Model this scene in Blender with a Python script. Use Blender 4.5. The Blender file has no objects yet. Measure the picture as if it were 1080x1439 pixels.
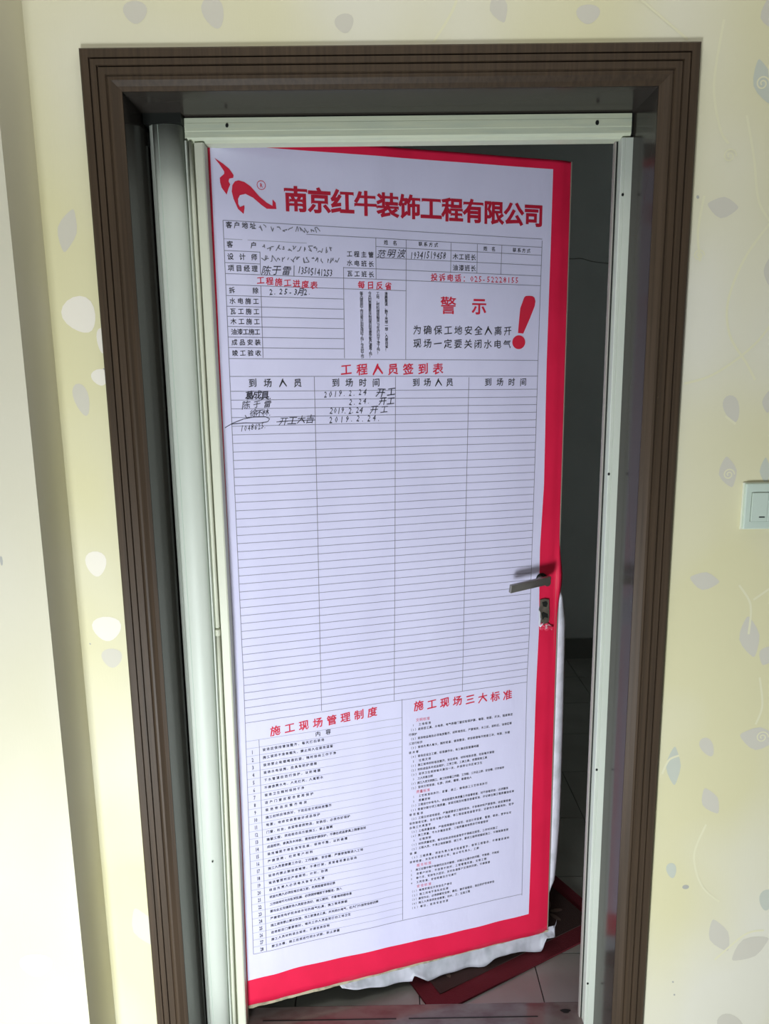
import bpy, bmesh, math, random
from mathutils import Vector, Matrix

S = bpy.context.scene
C = S.collection
random.seed(7)

# ------------------------------------------------------------------ camera
CAM = Vector((0.0, -1.35, 1.53))
F_PX = 1020.0
down = Vector((72.0, 5580.5, F_PX)).normalized()      # world down seen in the camera (x right, y down, z forward)
up = -down
fw = Vector((0, 0, 1)); fw = (fw - up * fw.dot(up)).normalized()
rt = fw.cross(up)
if rt.x < 0: rt = -rt
YAW = 0.005
rx = rt * math.cos(YAW) + fw * math.sin(YAW)
ry = -rt * math.sin(YAW) + fw * math.cos(YAW)
R = Matrix((rx, ry, up))
cam_m = Matrix((R @ Vector((1, 0, 0)), R @ Vector((0, -1, 0)), R @ Vector((0, 0, -1)))).transposed().to_4x4()
cam_m.translation = CAM
cd = bpy.data.cameras.new('camera')
cd.sensor_fit = 'VERTICAL'; cd.sensor_height = 36.0; cd.sensor_width = 27.0
cd.lens = F_PX * 36.0 / 1439.0
cd.clip_start = 0.02
cam = bpy.data.objects.new('camera', cd); C.objects.link(cam); cam.matrix_world = cam_m
S.camera = cam

# ------------------------------------------------------------------ light
w = bpy.data.worlds.new('world'); S.world = w; w.use_nodes = True
bg = w.node_tree.nodes['Background']
bg.inputs['Color'].default_value = (0.93, 0.97, 1.0, 1); bg.inputs['Strength'].default_value = 0.09

def area(name, loc, aim, sx, sy, power, col):
    l = bpy.data.lights.new(name, 'AREA'); l.shape = 'RECTANGLE'; l.size = sx; l.size_y = sy
    l.energy = power; l.color = col
    o = bpy.data.objects.new(name, l); C.objects.link(o); o.location = loc
    o.rotation_euler = (Vector(aim) - Vector(loc)).to_track_quat('-Z', 'Y').to_euler()
    return o
area('window_daylight', (-0.58, -1.72, 0.14), (0.0, 0, 0.15), 0.42, 0.6, 68.0, (0.91, 0.96, 1.0))
area('ceiling_bounce_fill', (0.0, -0.52, 2.70), (0.0, -0.52, 0.0), 1.6, 0.5, 6.2, (1.0, 0.98, 0.94))  # added overhead fill, stands in for light bounced off the ceiling
area('bathroom_fill', (-1.10, 1.6, 1.9), (1.2, 1.6, 1.0), 0.5, 0.5, 0.95, (0.93, 1.0, 0.97))  # added weak fill that lifts the dark bathroom, no window behind it

S.view_settings.view_transform = 'Standard'; S.view_settings.look = 'None'
S.view_settings.gamma = 1.0; S.view_settings.use_curve_mapping = False
S.view_settings.exposure = 0.0

# ------------------------------------------------------------------ helpers
def mat(name, col, rough=0.6, metal=0.0, coat=0.0, noise=None, bump=None, spec=0.5):
    m = bpy.data.materials.new(name); m.use_nodes = True
    nt = m.node_tree; b = nt.nodes['Principled BSDF']
    b.inputs['Base Color'].default_value = (*col, 1); b.inputs['Roughness'].default_value = rough
    b.inputs['Metallic'].default_value = metal; b.inputs['Coat Weight'].default_value = coat
    b.inputs['Coat Roughness'].default_value = 0.09
    b.inputs['Specular IOR Level'].default_value = spec
    if noise or bump: tc = nt.nodes.new('ShaderNodeTexCoord')
    if noise:                                       # (second colour, scale xyz, detail, low, high)
        c2, sc, det, lo, hi = noise
        mp = nt.nodes.new('ShaderNodeMapping'); mp.inputs['Scale'].default_value = sc
        n = nt.nodes.new('ShaderNodeTexNoise'); n.inputs['Scale'].default_value = 1.0; n.inputs['Detail'].default_value = det
        r = nt.nodes.new('ShaderNodeValToRGB')
        r.color_ramp.elements[0].position = lo; r.color_ramp.elements[1].position = hi
        r.color_ramp.elements[0].color = (*col, 1); r.color_ramp.elements[1].color = (*c2, 1)
        nt.links.new(tc.outputs['Object'], mp.inputs[0]); nt.links.new(mp.outputs[0], n.inputs['Vector'])
        nt.links.new(n.outputs['Fac'], r.inputs[0]); nt.links.new(r.outputs[0], b.inputs['Base Color'])
    if bump:                                        # (scale xyz, strength, distance)
        sc, st, di = bump
        mp = nt.nodes.new('ShaderNodeMapping'); mp.inputs['Scale'].default_value = sc
        n = nt.nodes.new('ShaderNodeTexNoise'); n.inputs['Scale'].default_value = 1.0; n.inputs['Detail'].default_value = 4
        bp = nt.nodes.new('ShaderNodeBump'); bp.inputs['Strength'].default_value = st; bp.inputs['Distance'].default_value = di
        nt.links.new(tc.outputs['Object'], mp.inputs[0]); nt.links.new(mp.outputs[0], n.inputs['Vector'])
        nt.links.new(n.outputs['Fac'], bp.inputs['Height']); nt.links.new(bp.outputs[0], b.inputs['Normal'])
    return m

M = dict(
    wallpaper=mat('wallpaper', (0.70, 0.665, 0.41), 0.75, noise=((0.74, 0.72, 0.60), (2.2, 2.2, 1.6), 2, 0.4, 0.68), bump=((300, 300, 40), 0.12, 0.001)),
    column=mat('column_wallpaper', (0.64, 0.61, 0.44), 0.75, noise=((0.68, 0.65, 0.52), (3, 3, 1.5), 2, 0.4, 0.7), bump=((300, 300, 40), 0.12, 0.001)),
    leafp=mat('leaf_print', (0.62, 0.595, 0.50), 0.7),
    leafg=mat('pale_leaf_print', (0.55, 0.58, 0.49), 0.7),
    leafw=mat('white_leaf_print', (0.82, 0.78, 0.68), 0.7),
    vine=mat('vine_print', (0.755, 0.73, 0.51), 0.7),
    wood=mat('dark_brown_wood', (0.048, 0.033, 0.021), 0.50, spec=0.22, noise=((0.078, 0.052, 0.032), (160, 160, 3), 5, 0.35, 0.75), bump=((250, 250, 4), 0.25, 0.0006)),
    jamb=mat('glossy_brown_jamb', (0.042, 0.037, 0.031), 0.16, spec=0.10, noise=((0.045, 0.039, 0.033), (5, 5, 5), 2, 0.4, 0.7)),
    frame=mat('pale_green_white_enamel', (0.61, 0.655, 0.575), 0.5, noise=((0.55, 0.60, 0.52), (9, 9, 2), 3, 0.4, 0.7)),
    frame_w=mat('worn_white_enamel', (0.65, 0.70, 0.52), 0.4, noise=((0.55, 0.62, 0.49), (12, 12, 160), 3, 0.4, 0.8)),
    cream=mat('cream_enamel', (0.67, 0.69, 0.55), 0.45),
    grey=mat('grey_strip', (0.33, 0.31, 0.28), 0.5),
    black=mat('black_gap', (0.006, 0.008, 0.006), 0.6),
    red=mat('red_film', (0.80, 0.016, 0.072), 0.42, noise=((0.72, 0.013, 0.060), (14, 14, 8), 3, 0.4, 0.7)),
    white=mat('white_film', (0.72, 0.71, 0.92), 0.40, noise=((0.68, 0.67, 0.88), (7, 7, 3), 3, 0.4, 0.7), bump=((16, 16, 5), 0.6, 0.004)),
    ink=mat('black_ink', (0.030, 0.030, 0.036), 0.5),
    line=mat('grey_ink', (0.20, 0.20, 0.26), 0.5),
    faint=mat('pale_grey_ink', (0.36, 0.37, 0.47), 0.5),
    redink=mat('red_ink', (0.66, 0.020, 0.055), 0.45),
    titleink=mat('title_red_ink', (0.50, 0.012, 0.04), 0.45),
    pinkink=mat('light_red_ink', (0.70, 0.16, 0.24), 0.5),
    pen=mat('pen_ink', (0.035, 0.035, 0.05), 0.5),
    smudge=mat('grey_smudge', (0.34, 0.34, 0.42), 0.6),
    smudged=mat('dark_grey_smudge', (0.17, 0.17, 0.22), 0.6),
    core=mat('raw_door_edge', (0.46, 0.41, 0.28), 0.8, noise=((0.22, 0.20, 0.13), (60, 60, 60), 4, 0.45, 0.7)),
    doorskin=mat('door_skin', (0.30, 0.27, 0.22), 0.6),
    flap=mat('white_film_back', (0.80, 0.80, 0.90), 0.55, noise=((0.62, 0.64, 0.70), (25, 25, 25), 3, 0.45, 0.7)),
    torn=mat('torn_film', (0.74, 0.04, 0.10), 0.6, noise=((0.70, 0.45, 0.50), (120, 120, 120), 2, 0.52, 0.66)),
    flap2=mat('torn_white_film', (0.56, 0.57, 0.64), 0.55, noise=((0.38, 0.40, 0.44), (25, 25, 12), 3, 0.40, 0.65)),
    steel=mat('brushed_steel', (0.30, 0.29, 0.26), 0.38, metal=0.9),
    plate=mat('old_lock_plate', (0.115, 0.10, 0.078), 0.5, metal=0.3, noise=((0.19, 0.165, 0.13), (90, 90, 60), 3, 0.4, 0.65)),
    plaster=mat('bathroom_wall', (0.74, 0.78, 0.77), 0.6, noise=((0.68, 0.72, 0.71), (3, 3, 3), 3, 0.4, 0.7)),
    base=mat('dark_skirting', (0.22, 0.23, 0.215), 0.4),
    tile=mat('floor_tile', (0.40, 0.405, 0.37), 0.30, noise=((0.33, 0.325, 0.295), (6, 6, 6), 4, 0.4, 0.7)),
    grout=mat('tile_grout', (0.05, 0.05, 0.045), 0.9),
    sill=mat('stained_marble', (0.20, 0.165, 0.15), 0.13, noise=((0.15, 0.095, 0.09), (14, 30, 10), 5, 0.42, 0.66)),
    matc=mat('mat_brown', (0.060, 0.030, 0.026), 0.95, bump=((400, 400, 400), 0.6, 0.003)),
    matr=mat('mat_red', (0.16, 0.014, 0.024), 0.95, bump=((400, 400, 400), 0.6, 0.003)),
    matl=mat('mat_leaf', (0.16, 0.105, 0.085), 0.95),
    sw=mat('switch_plastic', (0.56, 0.66, 0.57), 0.35),
    swline=mat('switch_shadow_gap', (0.20, 0.24, 0.19), 0.6),
    stain=mat('wall_stain', (0.42, 0.42, 0.38), 0.8),
    roomfloor=mat('room_floor', (0.30, 0.29, 0.27), 0.5),
    ceiling=mat('ceiling_paint', (0.7, 0.7, 0.66), 0.8),
)

def link(name, verts, faces, m, parent=None, smooth=False, mats=None, idx=None):
    me = bpy.data.meshes.new(name); me.from_pydata([tuple(v) for v in verts], [], faces)
    for mm in (mats or [m]): me.materials.append(mm)
    if idx:
        for p, i in zip(me.polygons, idx): p.material_index = i
    if smooth:
        for p in me.polygons: p.use_smooth = True
    me.update()
    o = bpy.data.objects.new(name, me); C.objects.link(o)
    if parent: o.parent = parent
    return o

def fixn(o):
    bm = bmesh.new(); bm.from_mesh(o.data); bmesh.ops.recalc_face_normals(bm, faces=bm.faces[:]); bm.to_mesh(o.data); bm.free()
    return o

def box(name, x0, x1, y0, y1, z0, z1, m, parent=None, bev=0.0):
    v = [(x, y, z) for z in (z0, z1) for y in (y0, y1) for x in (x0, x1)]
    f = [(0, 2, 3, 1), (4, 5, 7, 6), (0, 1, 5, 4), (2, 6, 7, 3), (0, 4, 6, 2), (1, 3, 7, 5)]
    o = link(name, v, f, m, parent)
    if bev:
        b = o.modifiers.new('b', 'BEVEL'); b.width = bev; b.segments = 2
    return o

def empty(name, loc=(0, 0, 0), parent=None):
    o = bpy.data.objects.new(name, None); C.objects.link(o); o.location = loc; o.empty_display_size = 0.05
    if parent: o.parent = parent
    return o

def struct(o): o['kind'] = 'structure'; return o
def tag(o, label, cat, group=None):
    o['label'] = label; o['category'] = cat
    if group: o['group'] = group
    return o

def prism_z(name, prof, z0, z1, m, parent=None, shift=None, n=1, smooth=False):
    k = len(prof); vs = []; fs = []
    for i in range(n + 1):
        z = z0 + (z1 - z0) * i / n
        for j, (x, y) in enumerate(prof):
            vs.append((x + (shift(j, z) if shift else 0), y, z))
    for i in range(n):
        for j in range(k):
            a = i * k + j; b = i * k + (j + 1) % k
            fs.append((a, b, b + k, a + k))
    fs.append(tuple(range(k))[::-1]); fs.append(tuple(range(n * k, n * k + k)))
    o = fixn(link(name, vs, fs, m, parent, smooth))
    if smooth:
        for p in o.data.polygons: p.use_smooth = len(p.vertices) == 4
    return o

# ------------------------------------------------------------------ room shell (outer room)
OX0, OX1, OZ = -0.452, 0.506, 2.036
def wall_hole(name, X0, X1, Z1, y0, y1, m):
    xs = [X0, OX0, OX1, X1]; zs = [0, OZ, Z1]
    v = []; f = []
    for y in (y0, y1):
        for z in zs:
            for x in xs: v.append((x, y, z))
    def q(i, j, s): return s * 12 + j * 4 + i
    for s in (0, 1):
        for j in (0, 1):
            for i in (0, 1, 2):
                if i == 1 and j == 0: continue
                f.append((q(i, j, s), q(i + 1, j, s), q(i + 1, j + 1, s), q(i, j + 1, s)))
    for (a, b) in (((1, 0), (1, 1)), ((1, 1), (2, 1)), ((2, 1), (2, 0)), ((0, 0), (0, 1)), ((0, 1), (0, 2)), ((3, 0), (3, 1)), ((3, 1), (3, 2)),
                   ((0, 2), (1, 2)), ((1, 2), (2, 2)), ((2, 2), (3, 2)), ((0, 0), (1, 0)), ((2, 0), (3, 0))):
        f.append((q(*a, 0), q(*b, 0), q(*b, 1), q(*a, 1)))
    return fixn(link(name, v, f, m))
wall = struct(wall_hole('wall_front', -0.588, 1.75, 2.75, 0.0, 0.20, M['wallpaper']))
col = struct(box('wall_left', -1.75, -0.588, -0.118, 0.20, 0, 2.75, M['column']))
floor_room = struct(box('floor', -1.75, 1.75, -3.2, 0.0, -0.05, -0.001, M['roomfloor']))
struct(box('ceiling', -1.75, 1.75, -3.2, 0.20, 2.75, 2.80, M['ceiling']))

# wallpaper print: leaves, spirals, vines (flat print, a hair proud of the paper)
def blob(cx, cz, w, h, rot, y, n=18, kind=0):
    pts = []
    for i in range(n):
        t = 2 * math.pi * i / n
        x = math.cos(t); z = math.sin(t)
        if kind == 0:                                   # pointed leaf
            x = x * (1 - 0.55 * abs(z) ** 1.5); x += 0.16 * z * z
        elif kind == 1:                                 # fat drop
            x *= 0.78 + 0.22 * z
        x *= w / 2; z *= h / 2
        c, s = math.cos(rot), math.sin(rot)
        pts.append((cx + x * c - z * s, y, cz + x * s + z * c))
    return pts
def print_mesh(name, polys, m, parent):
    v = []; f = []
    for p in polys:
        b = len(v); v += p; f.append(tuple(range(b, b + len(p))))
    o = link(name, v, f, m, parent); o['kind'] = 'stuff'; return o
YW, YC = -0.00025, -0.11825
leaves = [  # x, z, w, h, rot, kind
    (.668, 2.127, .035, .05, .3, 0), (.609, 1.820, .036, .055, 1.45, 0),
    (.651, 1.468, .036, .052, .35, 1), (.652, 1.350, .034, .060, .25, 0), (.700, 1.713, .02, .05, 0, 0), (.716, 1.48, .02, .04, 0, 0),
    (.622, 1.139, .036, .058, 1.4, 0), (.718, 1.024, .040, .086, .22, 0), (.757, .987, .036, .045, -.5, 0), (.752, .809, .050, .075, 1.45, 0),
    (.651, .792, .032, .045, .5, 1), (.665, .672, .034, .065, .5, 0),
    (.705, .358, .042, .085, .45, 0), (.772, .328, .05, .09, -.95, 0), (.745, .142, .05, .06, 1.2, 1),
    (.209, 2.142, .03, .05, .3, 0), (-.269, 2.138, .045, .05, .3, 1), (-.40, 2.14, .05, .035, 0, 1), (-.05, 2.12, .04, .03, .2, 1), (.36, 2.13, .05, .03, 0, 1),
    (-.545, 1.795, .034, .075, -.3, 0), (-.545, 1.500, .035, .060, .2, 1), (-.53, 1.00, .05, .04, 0, 1), (-.51, .40, .05, .10, .4, 0),
    (.9, 1.9, .04, .07, .4, 0), (1.0, 1.5, .04, .07, -.4, 0), (.95, 1.1, .04, .07, .8, 0), (1.05, .7, .04, .07, .2, 0), (.9, .3, .04, .07, .6, 0),
]
print_mesh('leaf_print', [blob(x, z, a, b, r, YW, kind=k) for x, z, a, b, r, k in leaves], M['leafp'], wall)
print_mesh('pale_leaf_print', [blob(x, z, a, b, r, YW, kind=k) for x, z, a, b, r, k in
    [(.664, 2.022, .034, .075, .35, 0), (.585, .752, .030, .085, .05, 0), (.595, .515, .026, .036, .2, 1), (.80, .442, .04, .05, 0, 1), (.722, 1.352, .02, .05, .1, 0)]], M['leafg'], wall)
print_mesh('white_leaf_print', [blob(x, z, a, b, r, YW, kind=k) for x, z, a, b, r, k in
    [(-.535, 1.650, .075, .066, .5, 1), (-.500, 1.605, .022, .045, 0, 1), (-.508, 1.540, .040, .030, .2, 1), (-.545, 1.19, .05, .05, 0, 1), (-.535, 1.06, .07, .05, 0, 1)]], M['leafw'], wall)
def ribbon(pts, wd, y):
    polys = []
    y -= random.uniform(0, .0001); L = []
    for i in range(len(pts)):
        a = pts[max(i - 1, 0)]; b = pts[min(i + 1, len(pts) - 1)]; d = math.hypot(b[0] - a[0], b[1] - a[1]) or 1
        nx, nz = -(b[1] - a[1]) / d * wd / 2, (b[0] - a[0]) / d * wd / 2
        L.append(((pts[i][0] + nx, y, pts[i][1] + nz), (pts[i][0] - nx, y, pts[i][1] - nz)))
    for (a, b), (c, d) in zip(L, L[1:]): polys.append([a, c, d, b])
    return polys
def curve(P, n=14):
    out = []
    for i in range(len(P) - 1):
        p0 = P[max(i - 1, 0)]; p1 = P[i]; p2 = P[i + 1]; p3 = P[min(i + 2, len(P) - 1)]
        for k in range(n):
            t = k / n
            out.append(tuple(.5 * ((2 * p1[a]) + (-p0[a] + p2[a]) * t + (2 * p0[a] - 5 * p1[a] + 4 * p2[a] - p3[a]) * t * t + (-p0[a] + 3 * p1[a] - 3 * p2[a] + p3[a]) * t ** 3) for a in (0, 1)))
    out.append(P[-1]); return out
vines = [
    [(.560, 1.515), (.610, 1.530), (.665, 1.567), (.705, 1.610), (.74, 1.68)],
    [(.700, 1.80), (.655, 1.735), (.630, 1.66), (.638, 1.60), (.672, 1.55), (.69, 1.52)],
    [(.640, 1.97), (.658, 1.90), (.672, 1.83), (.70, 1.79)],
    [(.590, 2.12), (.580, 2.02), (.595, 1.95), (.612, 1.925)],
    [(.672, 2.05), (.685, 1.97), (.71, 1.90)], [(.575, 1.84), (.568, 1.78), (.575, 1.73)],
    [(.640, 1.455), (.660, 1.44)], [(.690, 1.13), (.715, 1.09), (.716, 1.03)], [(.72, 1.10), (.76, 1.13)],
    [(.563, .735), (.575, .765), (.595, .775)], [(.745, .94), (.755, .88), (.745, .84)], [(.70, .30), (.76, .36), (.80, .37)],
    [(.66, .62), (.64, .55), (.66, .48), (.70, .44)], [(.53, 2.09), (.45, 2.15), (.38, 2.2)], [(.1, 2.09), (.14, 2.16), (.13, 2.25)],
]
print_mesh('vine_print', sum([ribbon(curve(v), .0042, YW - .0001) for v in vines], []), M['vine'], wall)
def spiral(cx, cz, r, turns=1.7, n=30):
    return [(cx + r * (1 - i / n * .85) * math.cos(i / n * turns * 6.28), cz + r * (1 - i / n * .85) * math.sin(i / n * turns * 6.28)) for i in range(n + 1)]
print_mesh('spiral_print', sum([ribbon(spiral(*s), .0026, YW - .00025) for s in [(.663, 2.020, .012), (.654, 1.346, .011), (.615, 1.905, .012), (.760, .812, .013), (.572, 1.74, .01)]], []), M['vine'], wall)
print_mesh('leaf_print', [blob(x, z, a, b, r, YC, kind=1) for x, z, a, b, r in [(-.70, 1.16, .06, .05, 0), (-.74, .86, .07, .06, 0), (-.68, .42, .08, .05, 0), (-.66, 1.5, .05, .06, 0), (-.9, 1.3, .06, .06, 0), (-1.0, .8, .06, .06, 0)]], M['leafw'], col)
# stains on the wall by the casing
st = [blob(.627, .476, .014, .010, 0, YW, kind=2)]
o = link('stain', st[0], [tuple(range(18))], M['stain'], wall)
for (x, z, a) in [(.6138, .247, .004), (.6187, .215, .004), (.564, 1.838, .005), (-.500, 1.555, .003), (-.57, 1.03, .003)]:
    link('speck', blob(x, z, a, a * 1.3, .5, YW, n=8, kind=2), [tuple(range(8))], M['stain'], wall)
link('speck', blob(-.661, 1.228, .005, .018, 0, YC, n=8, kind=2), [tuple(range(8))], M['stain'], col)

# ------------------------------------------------------------------ brown casing and jambs
case = struct(empty('trim_1'))
XL, XR, ZT = -0.4956, 0.5500, 2.0825
prof = [(0, 0), (0, .010), (.003, .013), (.0150, .013), (.0158, .0085), (.0172, .0085), (.018, .0135), (.0275, .0135), (.0283, .0085), (.0297, .0085), (.0305, .0125),
        (.041, .0125), (.0425, .0095), (.046, .0115), (.050, .0110), (.058, .0055), (.065, .0030), (.065, 0)]
def casing(kind):
    k = len(prof); v = []; f = []
    for e in (0, 1):
        for (a, h) in prof:
            if kind == 'l': v.append((XL + a, -h, 0 if e == 0 else ZT - a))
            if kind == 'r': v.append((XR - a, -h, 0 if e == 0 else ZT - a))
            if kind == 't': v.append((XL + a if e == 0 else XR - a, -h, ZT - a))
    for j in range(k):
        f.append((j, (j + 1) % k, (j + 1) % k + k, j + k))
    f += [tuple(range(k)), tuple(range(k, 2 * k))]
    return fixn(link('casing_board', v, f, M['wood'], case))
for kk in 'lrt': casing(kk)
ZJ = 2.0175
box('jamb_board', -.452, -.4306, -.001, .20, 0, ZJ, M['jamb'], case)
box('jamb_board', .485, .506, -.001, .20, 0, ZJ, M['jamb'], case)
box('head_board', -.452, .506, -.001, .20, ZJ, OZ, M['jamb'], case)

# ------------------------------------------------------------------ white enamelled door frame
fr = struct(empty('trim_2'))
def lean(z): return -0.013 * max(0, min(1, (1.0 - z) / .95)) ** 1.3
# rounded guard column at the left
arc = [(-.4245, .150), (-.4245, .126), (-.4215, .113), (-.4138, .1058)]
arc2 = [(-.4130, .1056)] + [(-.4130 + .0510 * i / 14, .1056 - .0046 * math.sin(math.pi * i / 14) + .0064 * (i / 14) ** 4) for i in range(1, 14)] + [(-.3614, .1150), (-.3600, .122), (-.3600, .150), (-.4130, .150)]
prism_z('guard_side', arc + [(-.4138, .150)], 0.0, 2.000, M['frame'], fr, lambda j, z: lean(z) * .1, 12)
prism_z('guard_column', arc2, 0.0, 2.000, M['frame'], fr, lambda j, z: lean(z) * (.1 + .9 * max(0, min(1, (arc2[j][0] + .413) / .05))), 12, True)
for q in (.20,): prism_z('column_line', [(-.4035, .1040), (-.4035, .1017), (-.4028, .1016), (-.4028, .1040)], 0.0, 1.999, M['sw'], fr, lambda j, z: lean(z) * .25, 12)
box('top_cap', -.4285, -.3585, .0985, .152, 2.000, ZJ, M['black'], fr)
# flat back plate, two beads, cream edge strip
prism_z('back_strip', [(-.4285, .152), (-.3560, .152), (-.3560, .135), (-.4285, .135)], 0, 1.972, M['frame'], fr, lambda j, z: lean(z) if j in (1, 2) else 0, 12)
prism_z('bead', [(-.3588, .150), (-.3588, .117), (-.3570, .1125), (-.3548, .1125), (-.3535, .117), (-.3535, .150)], 0, 1.974, M['frame'], fr, lambda j, z: lean(z), 12)
def rod(z0, z1): return prism_z('rod', [(-.3488 + .0042 * math.cos(t * .524), .1215 + .0055 * math.sin(t * .524)) for t in range(12)], z0, z1, M['cream'], fr, lambda j, z: lean(z), 8, True)
rod(0, 1.0145); rod(1.0175, 1.974)
prism_z('rod_collar', [(-.3488 + .0052 * math.cos(t * .524), .1215 + .0066 * math.sin(t * .524)) for t in range(12)], 1.0000, 1.0130, M['cream'], fr, None, 1)
prism_z('edge_strip', [(-.3530, .150), (-.3530, .133), (-.3440, .133), (-.3425, .122), (-.3410, .1195), (-.3260, .1185), (-.3235, .1205), (-.3235, .150)], 0, 1.972, M['cream'], fr, lambda j, z: lean(z) * .85, 12)
# header bar
hb = [(.118, 2.0145), (.118, 2.006), (.1176, 2.005), (.1176, 1.992), (.118, 1.991), (.118, 1.9805), (.1215, 1.9765), (.128, 1.9725), (.155, 1.9725), (.155, 2.0145)]
v = [(x, y, z) for x in (-.3575, .4805) for y, z in hb]; k = len(hb)
fixn(link('header_bar', v, [(j, (j + 1) % k, (j + 1) % k + k, j + k) for j in range(k)] + [tuple(range(k)), tuple(range(k, 2 * k))], M['frame_w'], fr))
box('shadow_gap', -.3575, .484, .126, .19, 2.0146, ZJ, M['black'], fr)
box('shadow_gap', .4807, .4848, .124, .19, 1.974, ZJ, M['black'], fr)
# right post: face, lip, dark groove, stop strip
prism_z('right_post', [(.4640, .150), (.4640, .1195), (.4655, .118), (.4705, .118), (.4712, .1192), (.4720, .118), (.4850, .118), (.4850, .150)], 0, 1.9723, M['frame'], fr)
box('groove', .4606, .4641, .141, .150, 0, 1.972, M['black'], fr)
box('stop_strip', .4578, .4606, .1405, .150, 0, 1.972, M['grey'], fr)
box('back_plate', .4600, .4850, .150, .158, 0, 1.972, M['frame'], fr)
def hole(x, z, y, r=.003):
    n = 10; v = [(x + r * math.cos(i * .628), y, z + r * 1.25 * math.sin(i * .628)) for i in range(n)] + [(x + r * .9 * math.cos(i * .628), y - .0006, z + r * 1.15 * math.sin(i * .628)) for i in range(n)]
    link('screw', v, [(i, (i + 1) % n, (i + 1) % n + n, i + n) for i in range(n)] + [tuple(range(n, 2 * n))], M['black'], fr)
hole(-.2777, 2.0005, .1164); hole(.4151, 1.998, .1164, .0035)
for x, z in ((.4693, 1.8708), (.4659, 1.334), (.4673, .6778), (.4679, .1345)): hole(x, z, .1178, .0025)
hole(-.385, .48, .1008, .002)

# ------------------------------------------------------------------ door leaf
ANG = math.radians(16)
PH = Vector((-.3365, .15, 0))
U = Vector((math.cos(ANG), math.sin(ANG), 0)); N = Vector((-math.sin(ANG), math.cos(ANG), 0))
def W(u, z, d=0.0):                              # point of the door plane, d towards the viewer's room
    return PH + U * u + Vector((0, 0, z)) - N * d
def dbox(name, u0, u1, z0, z1, d0, d1, m, parent, bev=0):
    v = [W(u, z, d) for z in (z0, z1) for d in (d0, d1) for u in (u0, u1)]
    f = [(0, 2, 3, 1), (4, 5, 7, 6), (0, 1, 5, 4), (2, 6, 7, 3), (0, 4, 6, 2), (1, 3, 7, 5)]
    o = fixn(link(name, v, f, m, parent))
    if bev: b = o.modifiers.new('b', 'BEVEL'); b.width = bev; b.segments = 3
    return o
door = struct(empty('door_1', W(0, 0)))
bpy.context.view_layer.update()
class DP:  # children authored in world coordinates
    pass
def adopt(o, p):
    o.parent = p; o.matrix_parent_inverse = Matrix.Translation(-p.location)
    return o
adopt(dbox('door_leaf', 0.0, .8025, .0590, 1.9990, -.040, 0.0, M['doorskin'], None), door)
# raw bottom edge strip, uneven
vv = []; ff = []
n = 60
for i in range(n + 1):
    u = .8025 * i / n; t = (1 - i / n)
    zb = .0585 - .0085 * t + random.uniform(-.0012, .0012)
    vv += [W(u, .064, .0008), W(u, zb, .0012), W(u, zb, -.030)]
for i in range(n):
    a = i * 3; ff += [(a, a + 3, a + 4, a + 1), (a + 1, a + 4, a + 5, a + 2)]
adopt(link('raw_edge', vv, ff, M['core'], None), door)
# handle: rosette, neck, square lever
def cyl_d(name, u, z, r, d0, d1, m, n=24):
    v = []; f = []
    for d in (d0, d1):
        for i in range(n):
            t = 2 * math.pi * i / n; v.append(W(u + r * math.cos(t), z + r * math.sin(t), d))
    for i in range(n): f.append((i, (i + 1) % n, (i + 1) % n + n, i + n))
    f += [tuple(range(n)), tuple(range(n, 2 * n))]
    return fixn(link(name, v, f, m, None, False))
hd = empty('door_handle'); adopt(hd, door); hd.matrix_parent_inverse = Matrix.Identity(4); hd.location = W(.752, 1.048) - door.location
def adopt_h(o):
    o.parent = hd; o.matrix_parent_inverse = Matrix.Translation(-(W(.752, 1.048))); return o
adopt_h(cyl_d('spindle_hole', .752, 1.048, .015, .0045, .0062, M['black']))
adopt_h(cyl_d('neck', .747, 1.049, .0085, .006, .044, M['steel']))
lv = []; L0 = (.7520, 1.0565, .045); L1 = (.6475, 1.0445, .047)
for (u, z, d) in (L0, L1):
    for a, b in ((-.0095, -.0055), (.0095, -.0055), (.0095, .0055), (-.0095, .0055)):
        lv.append(W(u + a * .12, z + a, d + b))
ol = fixn(link('lever', lv, [(0, 1, 2, 3), (4, 5, 6, 7), (0, 1, 5, 4), (1, 2, 6, 5), (2, 3, 7, 6), (3, 0, 4, 7)], M['steel'], None))
b = ol.modifiers.new('b', 'BEVEL'); b.width = .0016; b.segments = 3
adopt_h(ol)
# lock plate seen through a tear
lp = [(.7500, .9960), (.7610, .9975), (.7725, .9945), (.7735, .9750), (.7745, .9550), (.7740, .9375), (.7640, .9330), (.7540, .9395), (.7500, .9340), (.7490, .9500), (.7505, .9600), (.7478, .9720), (.7495, .9800)]
k = len(lp); v = [W(u, z, .0072) for u, z in lp] + [W(u, z, 0) for u, z in lp]
adopt(fixn(link('lock_plate', v, [tuple(range(k))] + [(i, (i + 1) % k, (i + 1) % k + k, i + k) for i in range(k)], M['plate'], None)), door)
lk = door.children[-1]
def sub(o, p, org):
    o.parent = p; return o
for nm, pts, m in (('keyhole', [(.754, .990), (.765, .992), (.769, .986), (.766, .976), (.757, .979)], M['black']),
                   ('keyhole', [(.753, .962), (.758, .965), (.770, .958), (.772, .947), (.762, .951), (.756, .944)], M['black'])):
    v = [W(u, z, .0078) for u, z in pts] + [W(u, z, .0070) for u, z in pts]; k = len(pts)
    o = link(nm, v, [tuple(range(k))] + [(i, (i + 1) % k, (i + 1) % k + k, i + k) for i in range(k)], M['black'], lk)

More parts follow.
